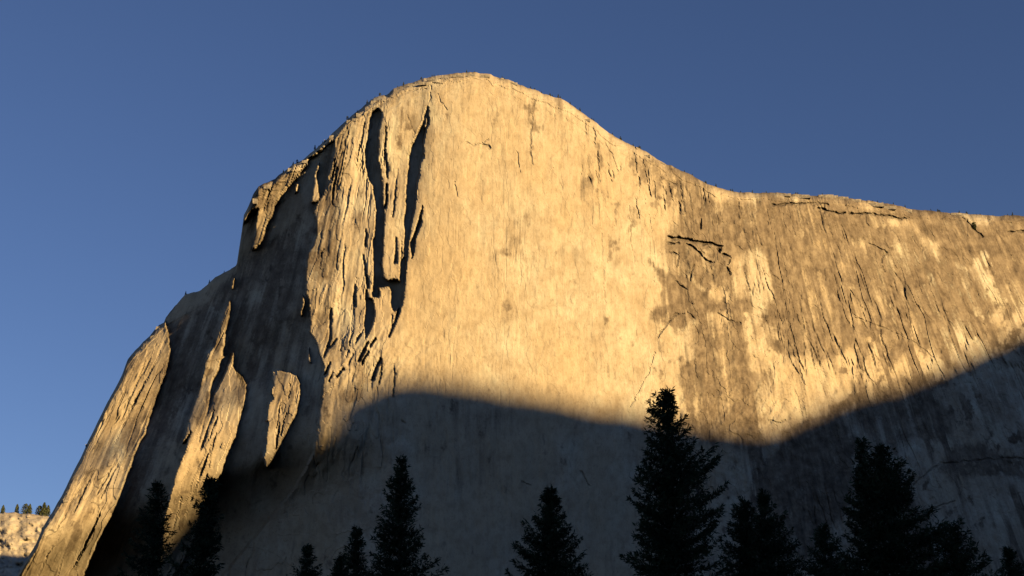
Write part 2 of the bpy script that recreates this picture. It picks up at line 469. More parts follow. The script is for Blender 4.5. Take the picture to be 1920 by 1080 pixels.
# exfoliation plates: crisp steps a metre or so high
plate = np.round(2.2 * fbm(W / 24, V / 70, 201, 3)) + 0.6 * np.round(2.0 * fbm(W / 60, V / 90, 205, 2) + 0.4)
rel += plate * (0.3 * face + 1.1 * left_rough + 0.85 * right_rough)
rubble = np.zeros_like(U)
for (cx, cy, rx, ry) in [(690, 680, 95, 60), (1390, 760, 120, 60), (1310, 505, 60, 45), (1460, 400, 170, 25)]:
    rubble = np.maximum(rubble, np.exp(-((U - cx) / rx) ** 2 - ((V - cy) / ry) ** 2))
WD = U + 0.55 * (V - 680)
rel += rubble * (3.2 * np.abs(fbm(WD / 16, V / 60, 51, 3)) + 2.0 * fbm(U / 12, V / 12, 61, 3))
# blocky ledges under the rim
edge = np.exp(-below / 16.0)
step = np.floor((below + 4 * fbm(U / 25, V / 25, 71, 2)) / 5.0 + 0.8 * vnoise(U / 14, U * 0, 72))
rel += edge * (3.0 * fbm(U / 10, V / 4, 75, 3) + 1.6 * np.sin(step * 2.4))
rel += 34.0 * np.exp(-below / 3.2) + 10 * np.exp(-below / 14.0)
# lower wall seen in the shade: big slabs
low = smooth(V, 740, 860)
rel += low * (7.0 * fbm((U + 0.8 * (V - 900) * smooth(U, 760, 560)) / 110, V / 220, 81, 4) + 3.0 * fbm(W / 40, V / 120, 85, 3))
rel *= (1 - 0.7 * dk)
fin = smooth(U, 600, 520)
rel += fin * (1.5 * facet(Wj / 12, V / 160, 91) + 0.5 * fbm(W / 6, V / 30, 95, 2))

# ledges, roofs and cracks: (points, half width px, depth m, blackness, partly painted shade)
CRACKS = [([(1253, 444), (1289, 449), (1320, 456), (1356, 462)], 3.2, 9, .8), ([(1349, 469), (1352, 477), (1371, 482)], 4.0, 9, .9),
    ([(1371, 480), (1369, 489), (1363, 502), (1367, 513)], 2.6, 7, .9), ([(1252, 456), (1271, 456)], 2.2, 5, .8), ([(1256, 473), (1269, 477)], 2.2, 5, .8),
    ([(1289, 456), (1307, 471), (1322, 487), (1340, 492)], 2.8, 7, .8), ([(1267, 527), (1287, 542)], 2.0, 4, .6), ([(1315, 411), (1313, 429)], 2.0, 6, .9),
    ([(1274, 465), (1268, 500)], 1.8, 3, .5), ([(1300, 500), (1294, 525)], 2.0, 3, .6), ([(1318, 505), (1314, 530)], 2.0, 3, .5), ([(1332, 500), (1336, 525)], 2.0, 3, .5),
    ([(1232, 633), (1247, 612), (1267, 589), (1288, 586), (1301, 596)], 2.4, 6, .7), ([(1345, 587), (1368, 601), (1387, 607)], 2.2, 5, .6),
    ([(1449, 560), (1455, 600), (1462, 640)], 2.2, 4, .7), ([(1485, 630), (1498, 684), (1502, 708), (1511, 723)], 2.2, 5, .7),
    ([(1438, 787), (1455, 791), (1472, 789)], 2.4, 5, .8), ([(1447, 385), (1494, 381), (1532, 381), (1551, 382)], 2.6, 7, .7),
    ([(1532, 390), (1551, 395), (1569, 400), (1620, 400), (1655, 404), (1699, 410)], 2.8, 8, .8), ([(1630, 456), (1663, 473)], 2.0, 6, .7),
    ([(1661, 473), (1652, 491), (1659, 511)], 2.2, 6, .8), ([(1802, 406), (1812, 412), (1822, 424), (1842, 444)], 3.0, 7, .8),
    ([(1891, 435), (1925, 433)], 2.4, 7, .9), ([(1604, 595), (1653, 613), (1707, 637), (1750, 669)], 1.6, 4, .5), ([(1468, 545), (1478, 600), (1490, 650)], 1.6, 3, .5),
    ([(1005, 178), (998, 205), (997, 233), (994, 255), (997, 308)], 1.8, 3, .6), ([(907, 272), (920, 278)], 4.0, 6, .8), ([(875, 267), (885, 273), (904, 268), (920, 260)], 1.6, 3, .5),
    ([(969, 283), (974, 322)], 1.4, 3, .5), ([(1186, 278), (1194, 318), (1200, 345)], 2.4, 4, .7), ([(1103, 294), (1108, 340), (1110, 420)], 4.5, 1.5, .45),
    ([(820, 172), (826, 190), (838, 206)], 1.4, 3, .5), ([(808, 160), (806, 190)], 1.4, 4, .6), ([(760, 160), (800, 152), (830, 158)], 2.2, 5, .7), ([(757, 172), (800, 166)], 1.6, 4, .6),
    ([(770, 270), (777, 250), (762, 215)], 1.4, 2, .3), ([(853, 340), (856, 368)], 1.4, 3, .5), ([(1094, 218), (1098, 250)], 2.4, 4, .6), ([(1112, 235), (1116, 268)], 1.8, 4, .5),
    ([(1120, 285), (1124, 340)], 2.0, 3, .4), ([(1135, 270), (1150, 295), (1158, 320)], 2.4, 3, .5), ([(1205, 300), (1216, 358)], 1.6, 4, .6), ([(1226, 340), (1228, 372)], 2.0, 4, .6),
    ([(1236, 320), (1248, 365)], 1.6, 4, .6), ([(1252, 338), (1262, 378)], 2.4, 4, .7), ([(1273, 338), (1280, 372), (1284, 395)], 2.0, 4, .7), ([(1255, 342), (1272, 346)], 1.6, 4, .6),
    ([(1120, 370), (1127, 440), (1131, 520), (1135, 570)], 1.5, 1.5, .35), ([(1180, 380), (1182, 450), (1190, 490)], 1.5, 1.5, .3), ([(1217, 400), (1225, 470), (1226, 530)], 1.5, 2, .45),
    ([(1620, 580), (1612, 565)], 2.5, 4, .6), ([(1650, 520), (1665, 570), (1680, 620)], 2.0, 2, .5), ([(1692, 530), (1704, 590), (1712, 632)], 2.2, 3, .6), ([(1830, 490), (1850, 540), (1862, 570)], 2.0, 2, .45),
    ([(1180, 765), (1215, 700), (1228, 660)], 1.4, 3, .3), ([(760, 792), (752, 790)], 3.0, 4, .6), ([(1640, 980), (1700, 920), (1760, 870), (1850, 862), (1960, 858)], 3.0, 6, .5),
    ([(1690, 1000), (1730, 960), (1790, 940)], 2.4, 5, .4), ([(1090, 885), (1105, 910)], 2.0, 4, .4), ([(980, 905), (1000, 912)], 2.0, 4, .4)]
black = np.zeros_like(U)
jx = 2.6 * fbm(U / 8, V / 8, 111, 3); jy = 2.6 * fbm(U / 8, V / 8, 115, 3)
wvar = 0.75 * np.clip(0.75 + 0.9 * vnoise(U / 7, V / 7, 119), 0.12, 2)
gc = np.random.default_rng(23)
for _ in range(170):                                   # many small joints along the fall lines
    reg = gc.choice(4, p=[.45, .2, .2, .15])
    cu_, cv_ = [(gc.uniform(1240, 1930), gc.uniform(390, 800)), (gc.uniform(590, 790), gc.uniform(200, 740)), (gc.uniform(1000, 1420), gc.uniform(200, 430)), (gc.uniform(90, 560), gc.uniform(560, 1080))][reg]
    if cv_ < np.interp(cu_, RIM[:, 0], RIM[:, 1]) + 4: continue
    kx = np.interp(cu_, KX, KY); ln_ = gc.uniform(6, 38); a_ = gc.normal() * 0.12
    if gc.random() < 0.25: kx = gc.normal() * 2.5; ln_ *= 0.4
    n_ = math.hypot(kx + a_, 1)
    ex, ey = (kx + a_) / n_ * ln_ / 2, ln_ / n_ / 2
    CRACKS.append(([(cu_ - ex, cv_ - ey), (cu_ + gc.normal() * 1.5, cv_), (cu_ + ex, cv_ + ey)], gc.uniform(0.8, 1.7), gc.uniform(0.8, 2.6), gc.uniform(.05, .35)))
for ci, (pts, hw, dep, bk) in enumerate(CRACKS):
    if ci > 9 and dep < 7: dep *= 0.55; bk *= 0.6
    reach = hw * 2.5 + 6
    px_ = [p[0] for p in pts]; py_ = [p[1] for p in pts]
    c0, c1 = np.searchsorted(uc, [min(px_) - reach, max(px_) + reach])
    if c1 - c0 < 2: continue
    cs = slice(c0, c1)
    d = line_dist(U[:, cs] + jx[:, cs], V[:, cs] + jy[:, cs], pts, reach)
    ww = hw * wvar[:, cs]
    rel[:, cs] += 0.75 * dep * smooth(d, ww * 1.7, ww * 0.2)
    black[:, cs] = np.maximum(black[:, cs], bk * 0.42 * smooth(d, ww * 1.6, ww * 0.3))  # dark crack stain, with roof and crack shade painted in
Y = Y + rel
P = CAM + rr * (Y / rr[..., 1])[..., None]

# stains: soft patches of grey-brown weathering (polygon, strength)
STAINS = [([(1225, 470), (1262, 505), (1290, 540), (1340, 553), (1400, 560), (1392, 582), (1330, 577), (1290, 574), (1270, 592), (1245, 618), (1230, 636), (1220, 560)], 1.1),
    ([(1305, 600), (1365, 592), (1372, 640), (1392, 690), (1412, 704), (1442, 702), (1442, 765), (1400, 835), (1300, 830), (1278, 745), (1268, 690), (1300, 650)], .58),
    ([(1430, 430), (1472, 430), (1492, 560), (1505, 645), (1455, 645), (1432, 520)], .95),
    ([(1262, 378), (1300, 366), (1420, 363), (1540, 372), (1700, 392), (1715, 415), (1500, 470), (1440, 480), (1370, 470), (1290, 450), (1258, 445)], .62),
    ([(1440, 410), (1560, 420), (1700, 440), (1760, 560), (1790, 660), (1640, 640), (1500, 660), (1470, 560)], .5),
    ([(1690, 470), (1790, 470), (1850, 540), (1890, 640), (1760, 650), (1700, 560)], .62), ([(1700, 395), (1930, 410), (2040, 430), (2040, 520), (1880, 500), (1720, 450)], .85),
    ([(1860, 500), (1930, 480), (2040, 500), (2040, 590), (1900, 590)], .5), ([(1250, 444), (1360, 462), (1368, 500), (1340, 530), (1270, 520)], .55),
    ([(595, 262), (645, 235), (640, 330), (625, 400), (632, 470), (620, 560), (585, 640), (575, 520), (590, 420)], .55),
    ([(600, 610), (680, 640), (760, 590), (770, 690), (700, 735), (605, 770)], .42), ([(706, 240), (722, 225), (724, 330), (716, 340), (708, 300)], .75),
    ([(978, 330), (1002, 340), (1000, 480), (985, 520), (972, 420)], .42), ([(925, 470), (960, 445), (978, 455), (950, 480), (930, 486)], .75), ([(1060, 335), (1100, 330), (1098, 365), (1075, 378), (1058, 360)], .72),
    ([(940, 560), (985, 550), (990, 600), (955, 605)], .5), ([(1085, 590), (1125, 595), (1130, 640), (1100, 650)], .45), ([(825, 255), (870, 250), (872, 290), (835, 300)], .42),
    ([(1090, 280), (1130, 290), (1130, 420), (1100, 440)], .42), ([(1180, 270), (1330, 345), (1300, 390), (1200, 360)], .42), ([(455, 350), (560, 310), (540, 350), (500, 430), (470, 470)], .6),
    ([(240, 690), (300, 640), (280, 760), (230, 870), (170, 960), (110, 1080), (120, 960), (190, 830)], .38), ([(420, 590), (440, 700), (400, 860), (340, 1040), (300, 1060), (350, 830), (390, 680)], .3),
    ([(500, 695), (560, 705), (560, 760), (510, 870)], .45), ([(750, 200), (772, 205), (782, 250), (765, 245)], .55), ([(1480, 790), (1600, 760), (1600, 960), (1500, 1040), (1430, 960), (1420, 860)], .95),
    ([(1600, 720), (1760, 700), (1780, 820), (1640, 860)], .55), ([(780, 740), (960, 760), (960, 900), (840, 940), (780, 860)], .4), ([(1760, 860), (2040, 840), (2040, 900), (1800, 910)], .6),
    ([(430, 500), (580, 380), (580, 760), (500, 700), (430, 760), (400, 650)], .6), ([(310, 610), (440, 510), (420, 580), (360, 780), (240, 1040), (170, 1090)], .6)]
stain = np.zeros_like(U)
ju = 44 * fbm(U / 44, V / 60, 121, 5, 0.62); jv = 50 * fbm(U / 44, V / 60, 131, 5, 0.62)
def blur(a, n):
    for _ in range(n):
        b = a.copy(); b[1:-1] = (a[:-2] + 2 * a[1:-1] + a[2:]) / 4
        c = b.copy(); c[:, 1:-1] = (b[:, :-2] + 2 * b[:, 1:-1] + b[:, 2:]) / 4
        a = c
    return a
for poly, k in STAINS:
    stain = np.maximum(stain, k * inside(U + ju, V + jv, poly))
stain = blur(stain, 16)
streaks = fbm(W / 14, V / 330, 141, 4, 0.6)
stain = stain * (0.85 + 0.7 * streaks * smooth(V, 420, 540) + 0.5 * fbm(U / 30, V / 20, 145, 4))
stain += 0.9 * right_rough * smooth(streaks, 0.0, 0.4) * smooth(V, 440, 540) * smooth(fbm(U / 80, V / 110, 143, 3), -0.4, 0.2)
stain += 0.24 * right_rough + 0.04 * left_rough
stain += 0.22 * smooth(fbm(W / 9, V / 300, 151, 3), 0.15, 0.6) * smooth(V - rim[None, :], 380, 60)
stain += 0.25 * fbm(U / 34, V / 46, 161, 5)
stain += 0.75 * smooth(fbm(U / 17, V / 24, 165, 5, 0.65), 0.08, 0.6) * (0.85 + 0.3 * right_rough) * smooth(fbm(U / 90, V / 120, 167, 2), -0.35, 0.3)
stain -= 0.16 * face * smooth(below, 20, 120)
stain = np.clip(stain, -0.5, 1.1)
tint = np.clip(0.45 + 0.9 * fbm(U / 120, V / 170, 171, 4) + 0.35 * smooth(U, 1250, 1000) * smooth(V, 330, 560) * (1 - left_rough) + 0.3 * fin, 0, 1)
pine = 1 - (1 - edge * 0.0)
# broken dark line along the rim
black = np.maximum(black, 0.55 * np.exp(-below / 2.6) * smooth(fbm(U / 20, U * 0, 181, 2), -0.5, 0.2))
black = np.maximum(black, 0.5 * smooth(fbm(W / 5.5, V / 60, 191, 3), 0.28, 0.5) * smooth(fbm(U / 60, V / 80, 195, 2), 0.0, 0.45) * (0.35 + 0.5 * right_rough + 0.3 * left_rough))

# back of the summit: carry the rim back, flat and then down to the valley
rows = [P]
Prim = P[0]
fwd = (Prim - CAM) * np.array([1, 1, 0]); fwd /= np.linalg.norm(fwd, axis=1, keepdims=True)
back = []
for dd, dz in ((700, -1e9), (420, -220), (280, -60), (180, -6), (120, 3), (50, 4), (18, 3), (6, 1.2)):
    q = Prim + fwd * dd
    q[:, 2] += dz if dz > -1e8 else 0
    if dz < -1e8: q[:, 2] = -20
    q[:, 2] = np.maximum(q[:, 2], -20)
    back.append(q)
# foot of the wall: carry it down to the talus and the valley floor
foot = []
Pb = P[-1]
for k in range(1, 9):
    f = k / 8.0
    q = Pb.copy()
    q[:, 2] = Pb[:, 2] * (1 - f) - 12 * f
    q[:, 1] = Pb[:, 1] - (Pb[:, 2] - q[:, 2]) * (0.18 + 0.5 * f) + 4 * vnoise(np.arange(NC) / 9.0, np.full(NC, k * 3.3), 199)
    foot.append(q)
ALL = np.concatenate([np.stack(back), P, np.stack(foot)], 0)
nb, nf = len(back), len(foot)
cliff = mesh_obj('cliff', ALL.reshape(-1, 3), grid_faces(ALL.shape[0], NC), M_GRANITE, shade=False)
tag(cliff, 'huge pale granite cliff glowing gold in evening sun above its shaded foot', kind='structure')
me = cliff.data
def pad(a): return np.concatenate([np.repeat(a[:1], nb, 0), a, np.repeat(a[-1:], nf, 0)], 0)
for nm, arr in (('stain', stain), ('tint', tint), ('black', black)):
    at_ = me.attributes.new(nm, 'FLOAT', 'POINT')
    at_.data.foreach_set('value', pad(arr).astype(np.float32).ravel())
Vp = pad(V); Vp[:nb] -= np.linspace(80, 2, nb)[:, None]; Vp[-nf:] += np.linspace(20, 300, nf)[:, None]
uvv = np.stack([pad(W) / 100, Vp / 100], -1).reshape(-1, 2).astype(np.float32)
ul = me.uv_layers.new(name='wall')
li = np.empty(len(me.loops), np.int32); me.loops.foreach_get('vertex_index', li)
ul.data.foreach_set('uv', uvv[li].ravel())

def surf(u, v):
    """point on the finished cliff"""
    j = np.clip(np.searchsorted(uc, u), 1, NC - 2)
    i = int(np.clip((v - rim[j]) / (VB - rim[j]) * (NR - 1), 0, NR - 1))
    return P[i, j]

# ------------------------------------------------------------------ mountains across the valley (they shade the foot of the cliff)
EDGE = [(670, 739), (700, 729), (740, 716), (770, 712), (800, 714), (850, 722), (900, 731), (1000, 748),
        (1100, 768), (1200, 783), (1300, 797), (1380, 812), (1430, 817), (1470, 804), (1500, 790), (1550, 766), (1600, 748), (1680, 732), (1750, 702), (1830, 668),
        (1920, 628), (2040, 570)]
def on_wall(u, v):
    r = rays(np.array([float(u)]), np.array([float(v)]))
    t_, p_ = sun_coords(r)
    return CAM + r[0] * float(sample_h(t_, p_, HLIT)[0][0] / np.sin(t_[0]))
ab = []
for (u, v) in EDGE:
    q = on_wall(u, v - 8)
    ab.append((float(q @ E1), float(q @ E2)))
pre = [(940, 478), (1030, 488), (1080, 500), (1096, 512), (1109, 550), (1116, 596), (1123, 630), (1132, 646)]      # the gap that lets the sun reach the left fins
a0 = pre[0][0]; b0 = min(p[1] for p in pre)
knots = [(-7000, 150), (-4500, 420), (-2500, 640), (-900, 760), (300, 700), (a0 - 260, 640), (a0 - 120, 540), (a0 - 40, b0 - 10)] + pre + sorted(ab)
aE, bE = knots[-1]
knots += [(aE + 300, bE + 140), (aE + 900, bE + 120), (aE + 2600, bE - 200), (aE + 4500, 200)]
ka = np.array([k[0] for k in knots]); kb = np.array([k[1] for k in knots])
o_ = np.argsort(ka); ka = ka[o_]; kb = kb[o_]
print('ridge knots', np.round(ka).tolist(), np.round(kb).tolist())
SR = -4300.0
aa = np.concatenate([np.linspace(-7000, 700, 160), np.linspace(705, 2300, 420), np.linspace(2310, aE + 4500, 120)])
bb = np.interp(aa, ka, kb)
crest = aa[:, None] * E1 + bb[:, None] * E2 + SR * LDIR
crest[:, 2] += 3.0 * fbm(aa / 18, aa * 0, 501, 3)
Lh = LDIR * np.array([1, 1, 0]); Lh /= np.linalg.norm(Lh)
rows = []
for t in np.concatenate([np.linspace(-1, 0, 13), np.linspace(0, 1, 13)[1:]]):
    wd = 2400 if t < 0 else 1700
    q = crest + Lh * (t * wd)
    f = 1 - abs(t)
    q[:, 2] = np.maximum(crest[:, 2], 30) * f ** 1.25 - 15 * (1 - f)
    if 0 < abs(t) < 1: q[:, 2] += min(abs(t) * 3, 1) * 45 * fbm(aa / 260 + 3 * t, np.full_like(aa, 6 * t), 511, 4) * f - 12
    rows.append(q)
A = np.stack(rows)
o = mesh_obj('mountain_ridge', A.reshape(-1, 3), grid_faces(A.shape[0], A.shape[1]), M_FOREST)
tag(o, 'forested mountain ridge across the valley behind the viewer', kind='structure')

# ------------------------------------------------------------------ distant ridge at the lower left
nu, nv = 260, 60
du = np.linspace(-420, 260, nu)
top = np.interp(du, [-420, -150, 0, 30, 60, 85, 110, 260], [930, 950, 962, 961, 965, 967, 972, 990]) + 2.2 * fbm(du / 9, du * 0, 521, 3)
G = []
for k in range(nv):
    f = k / (nv - 1)
    vv = top + f * 170
    Yd = 3400 - 330 * f + 26 * fbm(du / 16, vv / 9, 531, 4) + 14 * np.abs(fbm(du / 5, vv / 5, 541, 3)) + 40 * np.exp(-(vv - top) / 3)
    G.append(at(du, vv, Yd))
G = np.stack(G)
Gb = [G[0] + np.array([0, 60, 6]), G[0] + np.array([0, 260, 10]), G[0] + np.array([0, 900, -120])]
q = G[0] + np.array([0, 1500, 0]); q[:, 2] = -20; Gb.append(q)
q = G[-1] + np.array([0, -260, 0]); q[:, 2] = -20
GA = np.concatenate([np.stack(Gb[::-1]), G, q[None]], 0)
ridge = mesh_obj('distant_ridge', GA.reshape(-1, 3), grid_faces(GA.shape[0], nu), M_RIDGE)
tag(ridge, 'pale sunlit rock ridge far behind the cliff, low at its left foot', kind='structure')

# ------------------------------------------------------------------ trees
def diamonds(c, d, s, wd):
    """leaf faces: base points c, direction*length d, side vectors s, half width wd"""
    n = len(c)
    v = np.empty((n, 4, 3))
    v[:, 0] = c; v[:, 1] = c + d * 0.5 + s * wd[:, None]; v[:, 2] = c + d; v[:, 3] = c + d * 0.5 - s * wd[:, None]
    return v.reshape(-1, 3), np.arange(n * 4).reshape(n, 4)

def rand_unit(g, n):
    v = g.normal(size=(n, 3)); return v / np.linalg.norm(v, axis=1, keepdims=True)

def tube(pts, rad, sides):
    pts = np.asarray(pts, float); n = len(pts)
    V_ = []; F_ = []
    for i in range(n):
        t = pts[min(i + 1, n - 1)] - pts[max(i - 1, 0)]; t /= np.linalg.norm(t) + 1e-9
        a = np.cross(t, [0.31, 0.77, 0.55]); a /= np.linalg.norm(a); b = np.cross(t, a)
        for k in range(sides):
            an = 2 * math.pi * k / sides
            V_.append(pts[i] + rad[i] * (math.cos(an) * a + math.sin(an) * b))
    for i in range(n - 1):
        for k in range(sides):
            k2 = (k + 1) % sides
            F_.append((i * sides + k, i * sides + k2, (i + 1) * sides + k2, (i + 1) * sides + k))
    return np.array(V_), np.array(F_)

def conifer(u, v, Yd, prof, seed, label, name='pine_tree', density=1.0, lean=0.0, gap=0.25, tip=None, group='dark conifers in the foreground'):
    """u,v: place of the tip; Yd: distance; prof: (px below the tip, px left, px right) outline of the crown"""
    g = np.random.default_rng(seed)
    top = at(np.array(float(u)), np.array(float(v) + 6), Yd)
    sc = np.linalg.norm(top - CAM) / FPX                      # metres per px at the tree
    Ht = top[2]
    base = np.array([top[0] - lean * Ht, Yd, 0.0])
    root = bpy.data.objects.new(name, None); col.objects.link(root)
    root.location = base
    tag(root, label, 'tree', group)
    pr = np.array(prof, float)
    if u > 1380: pr[:, 1:] *= np.interp(pr[:, 0], [0, 50, 120], [1, 1.05, 1.35])[:, None]
    zz, lw, rw = pr[:, 0] * sc, pr[:, 1] * sc, pr[:, 2] * sc
    # trunk
    hs = np.linspace(0, 1, 14)
    wobx = 0.12 * np.cumsum(g.normal(size=14)) * 0.5; wobx -= np.linspace(wobx[0], wobx[-1], 14)
    tx = np.stack([lean * Ht * hs + wobx, 0.6 * wobx[::-1], Ht * hs], 1)
    rad = 0.02 * Ht * (1 - hs) ** 0.9 * 0.75 + 0.03
    TV, TF = tube(tx, rad, 8)
    lv, lf, off = [TV], [TF], len(TV)
    C, D, S, Wd = [], [], [], []
    zmax = min(zz[-1], Ht * 0.86)
    dep = 0.12
    while dep < zmax:
        lw_, rw_ = np.interp(dep, zz, lw), np.interp(dep, zz, rw)
        nb_ = int(g.integers(4, 7))
        a_0 = g.uniform(0, 6.28)
        for k in range(nb_):
            az = a_0 + 2 * math.pi * k / nb_ + g.normal() * 0.35
            ca, sa = math.cos(az), math.sin(az)
            reach = rw_ * max(ca, 0) ** 2 + lw_ * max(-ca, 0) ** 2 + 0.5 * (rw_ + lw_) * sa * sa
            ln = max(reach * g.choice([g.uniform(0.3, 0.75), g.uniform(0.8, 1.08)], p=[gap, 1 - gap]), 0.22)
            z0 = Ht - dep + g.normal() * 0.15
            rise = np.interp(dep / zmax, [0, 0.25, 0.6, 1], [0.9, 0.35, 0.05, -0.12]) + g.normal() * 0.12
            m = max(int(ln / 0.22), 2)
            f = np.linspace(0, 1, m + 1)
            cx = np.interp(z0 / Ht, hs, tx[:, 0]); cy = np.interp(z0 / Ht, hs, tx[:, 1])
            bx = np.stack([cx + ca * ln * f, cy + sa * ln * f, z0 + ln * (rise * f - 0.25 * f * (1 - f)) + 0.12 * ln * f ** 3], 1)
            if ln > 0.6:
                pv, pf = tube(bx[::max(m // 4, 1)], np.linspace(0.035 + 0.012 * ln, 0.01, len(bx[::max(m // 4, 1)])), 3)
                lv.append(pv); lf.append(pf + off); off += len(pv)
            st_ = 0 if ln < 1.0 else int(m * 0.15)
            pts = bx[st_:]
            reps = max(int(round(13 * density)), 4)
            pc = np.repeat(pts, reps, 0)
            spread = 0.10 + 0.16 * ln * np.repeat(np.sin(np.clip(f[st_:], 0.05, 0.92) * math.pi) ** 0.7, reps)
            side = np.array([-sa, ca, 0.0])
            pc = pc + side * (g.normal(size=len(pc)) * spread)[:, None] + np.array([0, 0, 1.0]) * (g.normal(size=len(pc)) * 0.10)[:, None]
            dirs = rand_unit(g, len(pc)) * 0.8 + np.array([ca, sa, 0.25]) * 0.75
            dirs /= np.linalg.norm(dirs, axis=1, keepdims=True)
            lnn = g.uniform(0.24, 0.55, len(pc))
            sd_ = np.cross(dirs, rand_unit(g, len(pc))); sd_ /= np.linalg.norm(sd_, axis=1, keepdims=True) + 1e-9
            C.append(pc); D.append(dirs * lnn[:, None]); S.append(sd_); Wd.append(lnn * g.uniform(0.08, 0.17, len(pc)))
        dep += g.uniform(0.22, 0.5) * (0.7 + 0.02 * Ht)
    # leader tuft
    n = 40
    pc = np.array([tx[-1, 0], tx[-1, 1], Ht]) + np.stack([g.normal(size=n) * .05, g.normal(size=n) * .05, -g.uniform(0, .9, n)], 1)
    dirs = rand_unit(g, n) * 0.5 + np.array([0, 0, 0.8]); dirs /= np.linalg.norm(dirs, axis=1, keepdims=True)
    sd_ = np.cross(dirs, rand_unit(g, n)); sd_ /= np.linalg.norm(sd_, axis=1, keepdims=True)
    C.append(pc); D.append(dirs * g.uniform(.15, .35, n)[:, None]); S.append(sd_); Wd.append(g.uniform(.03, .07, n))
    tr = mesh_obj('trunk', np.concatenate(lv), np.concatenate(lf), M_BARK, root)
    cvv, cff = diamonds(np.concatenate(C), np.concatenate(D), np.concatenate(S), np.concatenate(Wd))
    mesh_obj('crown', cvv, cff, M_NEEDLE, root, shade=False)
    return root

TREES = [
    # u, v, Y, outline, seed, label, density, lean
    (296, 905, 118, [(0, 3, 3), (20, 10, 14), (60, 24, 26), (110, 42, 28), (180, 55, 32), (300, 70, 50), (800, 90, 80)], 1, 'thin ragged conifer left of the lowest golden fin of the cliff', 0.8, -0.004, .5),
    (394, 898, 112, [(0, 3, 4), (25, 10, 12), (50, 30, 16), (90, 24, 20), (130, 48, 22), (180, 66, 24), (300, 90, 45), (800, 110, 80)], 2, 'ragged conifer overlapping the right foot of the golden fin', 0.95, 0.0, .45),
    (577, 1022, 150, [(0, 3, 3), (20, 9, 9), (45, 22, 22), (70, 34, 30), (300, 70, 60)], 3, 'smallest lone conifer tip, at bottom edge right of the golden fin', 1.0, 0.0, .25),
    (640, 1042, 148, [(0, 3, 3), (14, 10, 9), (40, 20, 20), (300, 60, 60)], 4, 'low conifer tip just left of a taller narrow tip', 1.0, 0.0, .25),
    (670, 990, 140, [(0, 3, 3), (25, 10, 10), (55, 18, 18), (90, 24, 28), (300, 55, 60)], 5, 'narrow conifer tip between the low tip and the slender spire', 1.0, 0.0, .25),
    (752, 860, 128, [(0, 3, 4), (25, 12, 13), (60, 22, 20), (90, 26, 34), (130, 40, 36), (170, 50, 44), (220, 56, 78), (420, 100, 110), (900, 120, 120)], 6, 'slender spire-shaped conifer left of center below the shaded wall', 1.0, 0.0, .25),
    (1030, 915, 130, [(0, 3, 4), (20, 12, 14), (50, 18, 20), (75, 30, 28), (90, 55, 48), (130, 66, 54), (165, 82, 70), (400, 120, 110), (900, 130, 130)], 7, 'broad-shouldered conifer alone near the middle of the bottom edge', 1.15, 0.0, .22),
    (1250, 734, 112, [(0, 4, 10), (20, 18, 12), (45, 34, 14), (70, 24, 26), (100, 44, 48), (135, 36, 74), (170, 62, 98), (230, 66, 100), (300, 60, 96), (335, 85, 105), (500, 130, 130), (900, 150, 150)], 8, 'tallest dark conifer, its crooked tip against the sunlit rock', 1.25, -0.006, .22),
    (1396, 940, 122, [(0, 4, 4), (25, 18, 14), (60, 28, 22), (110, 34, 30), (160, 45, 45), (500, 90, 80)], 9, 'left one of the joined pair of conifer tips beside the tallest tree', 1.1, 0.0, .25),
    (1432, 926, 126, [(0, 4, 4), (20, 12, 12), (60, 16, 32), (100, 30, 44), (150, 40, 70), (500, 90, 100)], 10, 'right one of the joined pair of conifer tips beside the tallest tree', 1.1, 0.0, .25),
    (1543, 985, 138, [(0, 3, 4), (25, 14, 16), (60, 30, 34), (100, 40, 46), (400, 90, 90)], 11, 'short conifer in the gap left of the twin-topped tree', 1.1, 0.0, .25),
    (1652, 838, 116, [(0, 4, 4), (25, 14, 16), (50, 32, 38), (85, 42, 40), (110, 52, 34), (140, 48, 74), (165, 46, 90), (190, 56, 60), (220, 66, 96), (300, 100, 120), (800, 150, 150)], 12, 'large twin-topped conifer on the right with its taller thick top', 1.15, 0.0, .25),
    (1614, 826, 117.5, [(0, 3, 4), (20, 8, 14), (45, 14, 18), (80, 24, 26), (130, 28, 30), (200, 30, 30), (300, 60, 60)], 13, 'thin bent spindly top rising left of the thick twin top', 0.7, 0.004, .35),
    (1790, 992, 112, [(0, 12, 8), (12, 24, 14), (35, 50, 32), (60, 66, 40), (90, 70, 52), (300, 100, 100)], 14, 'round-topped loose conifer right of the twin-topped tree', 0.75, 0.01, .4),
    (1890, 1026, 140, [(0, 3, 4), (25, 8, 14), (55, 12, 30), (300, 50, 70)], 15, 'small lone conifer tip at the lower right corner', 1.0, 0.0, .25),
]
for (u, v, Yd, prof, seed, label, dens, lean, gap) in TREES:
    conifer(u, v, Yd, prof, seed, label, density=dens, lean=lean, gap=gap)

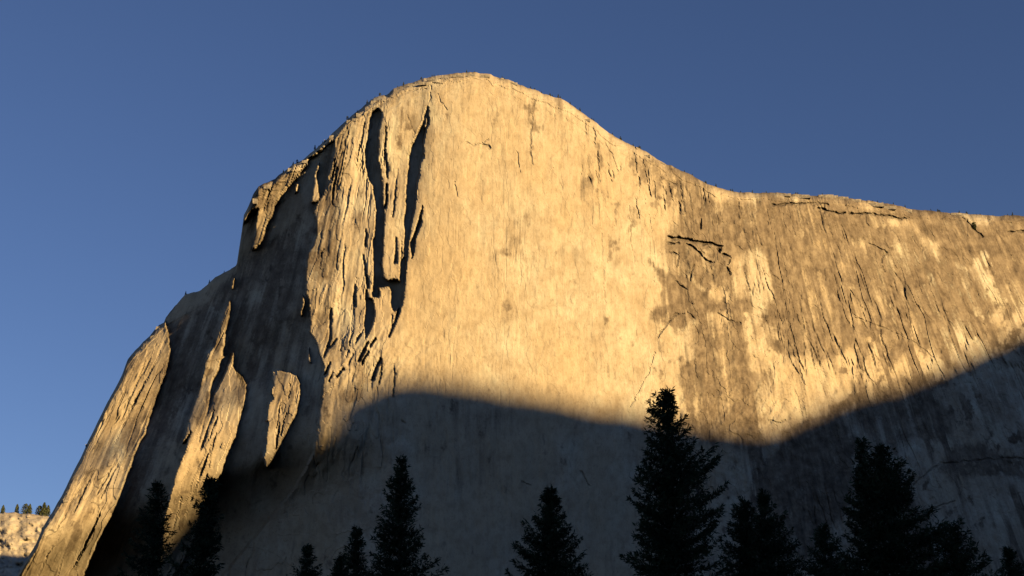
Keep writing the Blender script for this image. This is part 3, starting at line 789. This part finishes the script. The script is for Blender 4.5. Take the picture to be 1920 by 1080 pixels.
# ------------------------------------------------------------------ small trees on the rims
def small_tree_mesh(name, h, wd, seed, mat, n=260, round_=0.0):
    g = np.random.default_rng(seed)
    t = g.uniform(0.05, 1, n)
    rad = wd * ((1 - t) * (1 - round_) + round_ * np.sqrt(np.clip(1 - (2 * t - 1) ** 2, 0, 1))) * g.uniform(0.3, 1.05, n)
    az = g.uniform(0, 6.28, n)
    c = np.stack([rad * np.cos(az), rad * np.sin(az), t * h], 1)
    d = rand_unit(g, n); s_ = np.cross(d, rand_unit(g, n)); s_ /= np.linalg.norm(s_, axis=1, keepdims=True)
    ln = g.uniform(0.08, 0.2, n) * h
    v, f = diamonds(c - d * ln[:, None] / 2, d * ln[:, None], s_, ln * 0.3)
    TV, TF = tube([(0, 0, -0.1 * h), (0, 0, h * 0.5), (0, 0, h)], [0.03 * h, 0.02 * h, 0.004 * h], 5)
    o = mesh_obj(name, np.concatenate([v, TV]), np.concatenate([f, TF + len(v)]), mat, shade=False)
    return o

protos = [small_tree_mesh('rim_tree', 4.0, 1.2, 70, M_SHRUB), small_tree_mesh('rim_tree', 3.2, 1.5, 71, M_SHRUB, 260, 0.6), small_tree_mesh('rim_tree', 5.0, 1.3, 72, M_SHRUB)]
g = np.random.default_rng(77)
spots = [(347, 0), (640, 0), (650, 0), (668, 0), (688, 0), (694, 0), (702, 0), (712, 0), (596, 0), (590, 0), (604, 0), (548, 0), (556, 0), (531, 0), (420, 0), (391, 0)]
spots += [(float(x), 0) for x in g.uniform(720, 1000, 16)] + [(float(x), 0) for x in g.uniform(1000, 1420, 40)] + [(float(x), 0) for x in g.uniform(1420, 1920, 30)]
used = [False] * 3
for i, (u, _) in enumerate(spots):
    k = int(g.integers(0, 3))
    if not used[k]: o = protos[k]; used[k] = True
    else:
        o = protos[k].copy(); col.objects.link(o)
    j = int(np.clip(np.searchsorted(uc, u), 1, NC - 2))
    p = P[0, j] + fwd[j] * g.uniform(0, 6)
    o.location = (p[0], p[1], p[2] + 0.2)
    s_ = g.uniform(0.5, 1.3) * (1.4 if u < 720 else 1.0)
    o.scale = (s_, s_, s_); o.rotation_euler = (0, 0, g.uniform(0, 6.28))
    lab = ('tiny shrub on the dark shoulder left of the shaded wall' if u < 450 else 'tiny tree on the steep rim above the shaded left wall' if u < 740 else
           'tiny tree on the rounded summit of the cliff' if u < 1000 else 'tiny tree on the rim sloping down right of the summit' if u < 1420 else 'tiny tree on the level right rim of the cliff')
    tag(o, lab, 'tree', 'tiny trees along the rim of the cliff')

far_protos = [small_tree_mesh('far_tree', 22.0, 7.0, 80, M_SHRUB, 420, 0.3), small_tree_mesh('far_tree', 17.0, 8.0, 81, M_SHRUB, 420, 0.6)]
FAR = [(28, 0, .7), (44, 1, 1.1), (52, 0, .8), (72, 1, 1.0), (80, 0, 1.1), (88, 0, .9), (2, 0, .7), (-14, 1, .9)]
FL = ['leftmost low bush-like tree on the far ridge', 'wide round tree at the left of the far ridge clump', 'small pointed tree right of the wide round one on the far ridge',
      'wide tree at the left of the tallest far ridge clump', 'tallest tree on the far ridge', 'tree on the far ridge nearest to the cliff edge', 'tree cut by the left picture edge on the far ridge', 'round tree beyond the left picture edge on the far ridge']
fu = [False, False]
for (u, k, s_), lb in zip(FAR, FL):
    if not fu[k]: o = far_protos[k]; fu[k] = True
    else:
        o = far_protos[k].copy(); col.objects.link(o)
    j = int(np.argmin(abs(du - u)))
    p = G[0, j]
    o.location = (p[0], p[1] + 8, p[2] - 1)
    s_ *= 1.45
    o.scale = (s_, s_, s_); o.rotation_euler = (0, 0, u)
    tag(o, lb, 'tree', 'trees on the far ridge')

# shrub growing in the notch below the right rim
p = surf(1824, 428)
o = small_tree_mesh('cliff_shrub', 12, 5, 90, M_SHRUB, 420, 0.5)
o.location = (p[0], p[1] - 3, p[2] - 4)
tag(o, 'dark green shrub in the notch below the right rim', 'shrub')

# ------------------------------------------------------------------ loose blocks on the rim (pieces of the cliff)
def block(u, v, wpx, hpx, dpt, seed, sink=0.0):
    g = np.random.default_rng(seed)
    p = surf(u, v)
    m_ = np.linalg.norm(p - CAM) / FPX
    hw, hh = wpx * m_ / 2, hpx * m_ / 2
    n = 3
    vs = []; 
    for x in (-1, -0.35, 0.4, 1):
        for y in (-1, 1):
            for z in (-1, 1):
                vs.append((x * hw * g.uniform(.85, 1.08), y * dpt / 2 * g.uniform(.8, 1.1), z * hh * g.uniform(.75, 1.15)))
    f = []
    for k in range(3):
        a = k * 4; b = a + 4      # order: (y-,z-),(y-,z+),(y+,z-),(y+,z+)
        f += [(a, b, b + 1, a + 1), (a + 1, b + 1, b + 3, a + 3), (a + 3, b + 3, b + 2, a + 2), (a + 2, b + 2, b, a)]
    f += [(0, 1, 3, 2), (12, 14, 15, 13)]
    o = mesh_obj('rock_block', vs, f, M_BLOCK, cliff, shade=False)
    o.location = (p[0], p[1] - dpt * 0.1, p[2] + sink)
    return o
BLOCKS = [(1545, 370, 30, 9, 14), (1562, 369, 14, 10, 12), (1578, 371, 20, 8, 14), (1602, 377, 18, 7, 12), (1500, 369, 30, 7, 14), (1470, 367, 22, 6, 12),
          (1640, 384, 26, 8, 14), (1665, 389, 22, 7, 12), (1700, 396, 14, 7, 10), (1790, 403, 20, 5, 10), (775, 160, 16, 6, 10), (792, 156, 14, 6, 10), (812, 150, 16, 5, 10),
          (834, 146, 14, 5, 9), (858, 142, 18, 5, 9), (884, 141, 16, 5, 9), (910, 144, 16, 5, 9), (936, 150, 14, 5, 9), (960, 157, 16, 6, 9), (700, 190, 10, 7, 8),
          (672, 214, 9, 8, 8), (655, 227, 9, 7, 8), (622, 255, 10, 8, 8), (612, 264, 8, 7, 8), (570, 302, 9, 6, 8), (545, 316, 10, 7, 8), (300, 612, 13, 8, 9), (286, 630, 7, 7, 7),
          (165, 832, 6, 6, 6), (124, 936, 8, 5, 6), (478, 372, 8, 10, 8), (500, 348, 12, 7, 9), (1100, 226, 10, 6, 8), (1212, 292, 10, 6, 8), (1240, 307, 10, 6, 8)]
for i, (u, v, wp, hp, dp) in enumerate(BLOCKS):
    block(u, v, wp, hp, dp, 900 + i, -0.7 * hp * 0.65 if u > 1420 else -0.95 * hp * 0.65)
